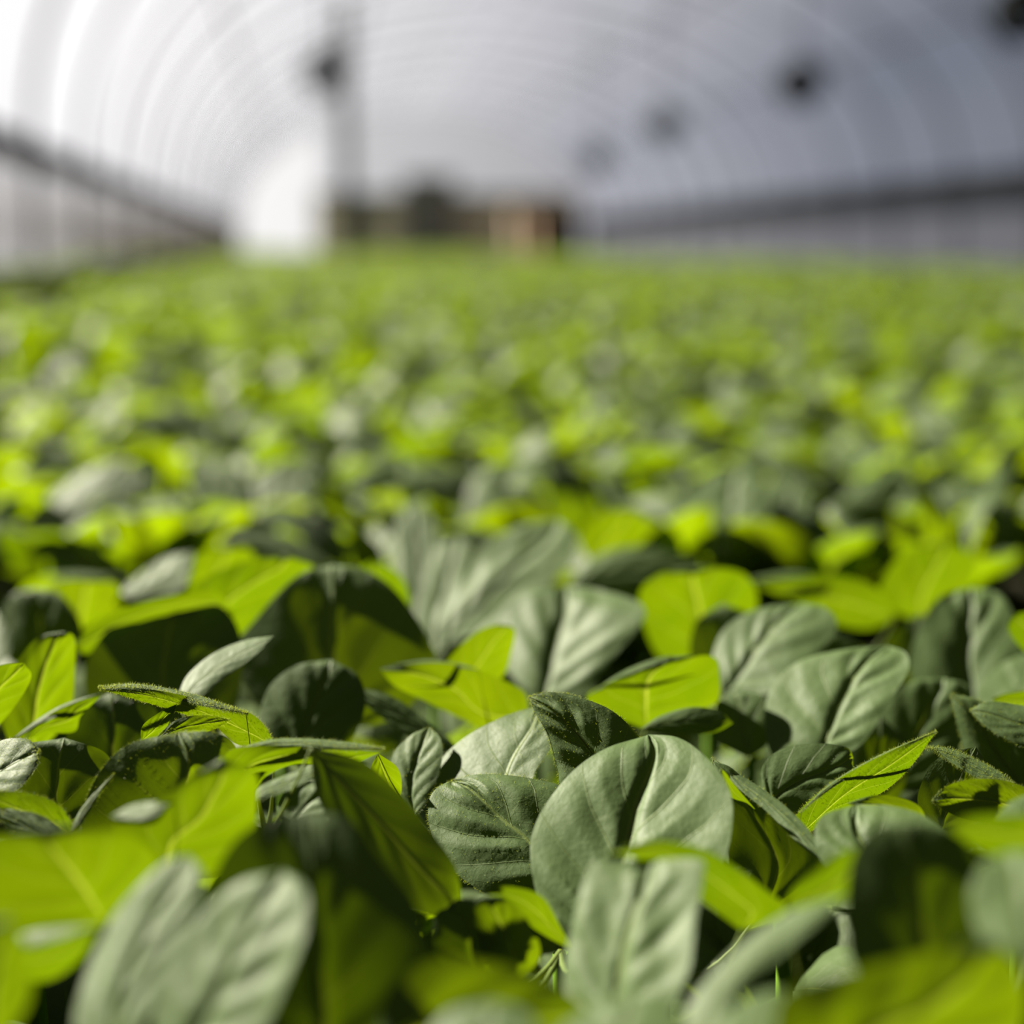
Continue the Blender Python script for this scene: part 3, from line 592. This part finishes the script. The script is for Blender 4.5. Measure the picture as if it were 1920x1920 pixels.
for pi, (label, leaves) in enumerate(PLANTS):
    made = []
    for li, (sd, d, gy, gx, fold, path, o) in enumerate(leaves):
        made.append(traced_leaf(sd, d, gy, gx, fold, path, seed=pi*7+li, **o))
    Bs = [m[0][(o_.get('nu', 20))] for m, (_, _, _, _, _, _, o_) in zip(made, leaves)]
    base = np.mean(Bs[:2], axis=0) + np.array([0, 0.012, 0]); base[2] = 0
    e = empty(LEN_T, tuple(base)); tag(e, label, 'plant', 'seedlings standing nearest the lens')
    zt = min(max(0.03, min(b[2] for b in Bs) - 0.012), 0.13); node = np.array([0, 0, zt])
    V, Q = tube_geo(np.array([[0, 0, 0], [0.002, 0.001, zt*.5], node]), np.array([0.0035, 0.003, 0.0022]), 8)
    obj('stem', mesh_np('stem', V, Q, M_STEM), e)
    for li, ((V, Q, UV, upm, size), (sd, d, gy, gx, fold, path, o)) in enumerate(zip(made, leaves)):
        nu, nv = o.get('nu', 20), o.get('nv', 46); nw_ = 2*nu+1; V = V - base
        Vs, Qs, US = [V], [Q], [UV]; off = len(V)
        mid = V[np.arange(nv+1)*nw_+nu]; k8 = int(nv*.75) if sd == 'T' else int(nv*.12); R0 = min(0.0006, size*0.012)
        rib = mid[1:k8] - upm[1:k8]*R0*0.3
        inn = bez(node, (node+mid[0])/2 + np.array([0, 0, -0.012]), rib[0], 7)[:-1]
        rr = np.concatenate([np.linspace(0.0012, R0, 6), np.linspace(R0, 0.00015, len(rib))])
        V2, Q2 = tube_geo(np.concatenate([inn, rib]), rr, 6); Vs.append(V2); Qs.append(Q2+off); US.append(np.tile([0.5, 0.5], (len(V2), 1))); off += len(V2)
        if o.get('hair'):
            H, HQ = down(V, Q, nu, nv, o['hair'], pi*9+li); Vs.append(H); Qs.append(HQ+off); US.append(np.tile([0.5, 0.6], (len(H), 1)))
        obj('leaf', mesh_np('leaf', np.concatenate(Vs), np.concatenate(Qs), M_LEAF, np.concatenate(US)), e)

# ------------------------------------------------------------------ ordinary seedlings of the bed
def rand_plant(r, H, nl, nu, nv, size=1.0):
    """list of leaves (verts, quads, uv) around a stem at the origin, top of the plant near H"""
    out = []; a0 = r.uniform(0, 6.28)
    zt = H*0.62
    for i in range(nl):
        az = a0 + i*2.4 + r.normal(0, .25); f_ = i/max(1, nl-1)
        el = math.radians(r.uniform(34, 76) + 14*f_); L = r.uniform(0.070, 0.102)*(1-0.28*f_)*size
        node = np.array([0, 0, zt*(0.70+0.3*f_)]); dirh = np.array([math.cos(az), math.sin(az), 0])
        pet = r.uniform(0.012, 0.026)*(1.2-0.6*f_)
        B = node + dirh*pet*math.cos(el) + np.array([0, 0, pet*math.sin(el)+0.004])
        el2 = el*r.uniform(0.55, 1.1)
        T = B + (dirh*math.cos(el2) + np.array([0, 0, math.sin(el2)]))*L
        if T[2] > H+0.012: T[2] = H+0.012*r.random()
        n = np.array([0, 0, 1.0]) + 0.3*np.cross(dirh, [0, 0, 1])*r.normal() - dirh*math.sin(el2)*.6
        out.append(leaf_parts(B, T, n, L*r.uniform(.66, .84), node, fold=r.uniform(5, 26), arch_=r.uniform(.05, .15), curl=r.uniform(-.12, 0.02),
                              quilt=1.5, shape=(.9, r.uniform(.5, .68)), nu=nu, nv=nv, seed=int(r.integers(1e6))))
    return out, zt
def canopy(x, y):                     # how far the leaf tops stay below the lens
    d = math.hypot(x, y); t = min(1, max(0, (d-3)/30)); return 0.150 - (0.085*t if x < 4 else 0.03*t) - 0.05*max(0, min(1, (-x-0.1)/0.8))
# five variants with parts
protos = []
rp = np.random.default_rng(5)
for k_ in range(9):
    lv, zt = rand_plant(rp, 0.158, 6, 6, 12)
    ms_ = [mesh_np('leaf', *[l[0], l[1]], M_LEAFM, l[2]) for l in lv]
    V, Q = tube_geo(np.array([[0, 0, 0], [0.001, 0, zt*.5], [0, 0, zt]]), np.array([0.0032, 0.0028, 0.0020]), 6)
    Vj, Qj, Uj, off = [], [], [], 0
    for l in lv: Vj.append(l[0]); Qj.append(l[1]+off); Uj.append(l[2]); off += len(l[0])
    protos.append((ms_, mesh_np('stem', V, Q, M_STEM), mesh_np('seedling', np.concatenate(Vj), np.concatenate(Qj), M_LEAF, np.concatenate(Uj))))
def in_view(x, y, m=0.05):
    dx = x*math.cos(yaw) - y*math.sin(yaw); dy = x*math.sin(yaw) + y*math.cos(yaw)
    return dy > 0.2 and abs(dx) < dy*0.335 + m
S = 0.082; cells = []
for iy in range(0, 70):
    for ix in range(-40, 60):
        x = (ix + 0.5*(iy % 2))*S + random.uniform(-.012, .012); y = iy*S + random.uniform(-.012, .012)
        if in_view(x, y, 0.42 if x < 0 and y < 1.2 else 0.05) and x > XL+0.17: cells.append((math.hypot(x, y), x, y))  # wider margin at left: unseen bed neighbours added for the shade they cast
cells.sort()
cells = [c for c in cells if c[0] > 0.40]
near, n_ind = [], 262
G = [('blurred green seedling in the crowded band just behind the sharp leaves', 'seedlings just behind the sharp leaves'),  # also falls on the unseen shade-casting seedlings left of the frame
     ('small out-of-focus seedling in the hazy middle stretch of the bed', 'seedlings in the hazy middle stretch'),
     ('low shaded seedling in the dark gaps between the foreground leaves', 'seedlings in the dark gaps')]
last_i = 0
for i, (d, x, y) in enumerate(cells[:n_ind]):
    dx = math.cos(yaw)*x - math.sin(yaw)*y; dy = math.sin(yaw)*x + math.cos(yaw)*y
    low = dy < 0.90 and in_view(x, y, 0.03)
    sc_ = random.uniform(0.93, 1.08) if not low else (0.46 if dy < .5 else 0.58)
    ms_, stm, _ = protos[random.randrange(len(protos))]
    e = empty(LEN_T, (x, y, 0)); e.rotation_euler = (0, 0, random.uniform(0, 6.28)); e.scale = (1, 1, sc_) if not low else (0.85, 0.85, sc_)
    lab, gr = G[2] if low else (G[0] if d < 1.35 else G[1]); tag(e, lab, 'plant', gr)
    obj('stem', stm, e)
    for m in ms_: obj('leaf', m, e)
# the rest of the bed: past counting, one object per plain mesh
far = cells[n_ind:]
def scatter(points, nu, nv, scl, nvar, name, seed):
    r = np.random.default_rng(seed); Vj, Qj, off = [], [], 0
    var = []
    for k_ in range(nvar):
        lv, zt = rand_plant(r, 0.158, 5, nu, nv, scl)
        vs_, qs_, o2 = [], [], 0
        for l in lv:
            nleaf = (nv+1)*(2*nu+1); qk = l[1][:nv*2*nu]; vs_.append(l[0][:nleaf]); qs_.append(qk+o2); o2 += nleaf
        var.append((np.concatenate(vs_), np.concatenate(qs_)))
    for (x, y) in points:
        V, Q = var[r.integers(nvar)]; th = r.uniform(0, 6.28); c, s = math.cos(th), math.sin(th)
        hz = (CAMZ - canopy(x, y) + r.normal(0, .012))/0.16
        P = np.empty_like(V); P[:, 0] = V[:, 0]*c - V[:, 1]*s + x; P[:, 1] = V[:, 0]*s + V[:, 1]*c + y; P[:, 2] = V[:, 2] + (hz-1)*0.16
        Vj.append(P); Qj.append(Q+off); off += len(P)
    return Vj, Qj, off
pts1 = [(x, y) for d, x, y in far]
for iy in range(3, 70):               # the bed goes on beside the framed strip
    for ix in range(-40, 60):
        x = (ix + 0.5*(iy % 2))*S; y = iy*S
        if in_view(x, y, 0.50) and not in_view(x, y, 0.42 if x < 0 and y < 1.2 else 0.05) and x > XL+0.17: pts1.append((x, y))
ymax = 70*S
r2 = np.random.default_rng(77)
def fill(y0, y1, s):
    out = []; y = y0
    while y < y1:
        x = XL+(0.2 if s < .1 else 0.32)
        while x < 4.9:
            xx, yy = x + r2.uniform(-.4, .4)*s, y + r2.uniform(-.4, .4)*s
            if in_view(xx, yy, 0.3) and (abs(xx-p0[0]) > 0.42 or abs(yy-21) > 0.35): out.append((xx, yy))
            x += s
        y += s
    return out
pts2 = fill(ymax-0.05, 12, 0.085); pts3 = fill(12, YF-2.9, 0.15)
Va, Qa, o1 = scatter(pts1, 3, 6, 1.08, 14, 'a', 1)
Vb, Qb, o2 = scatter(pts2, 2, 4, 1.25, 12, 'b', 2)
Vc, Qc, o3 = scatter(pts3, 1, 3, 1.9, 10, 'c', 3)
V = np.concatenate(Va + Vb + Vc); Q = np.concatenate(Qa + [q+o1 for q in Qb] + [q+o1+o2 for q in Qc])
o = obj('leafy_crop', mesh_np('leafy_crop', V, Q, M_LEAFB)); tag(o, 'dense carpet of bright green seedlings receding to the far wall', 'crop', kind='stuff')
print('plants', len(pts1), len(pts2), len(pts3), 'verts', len(V))
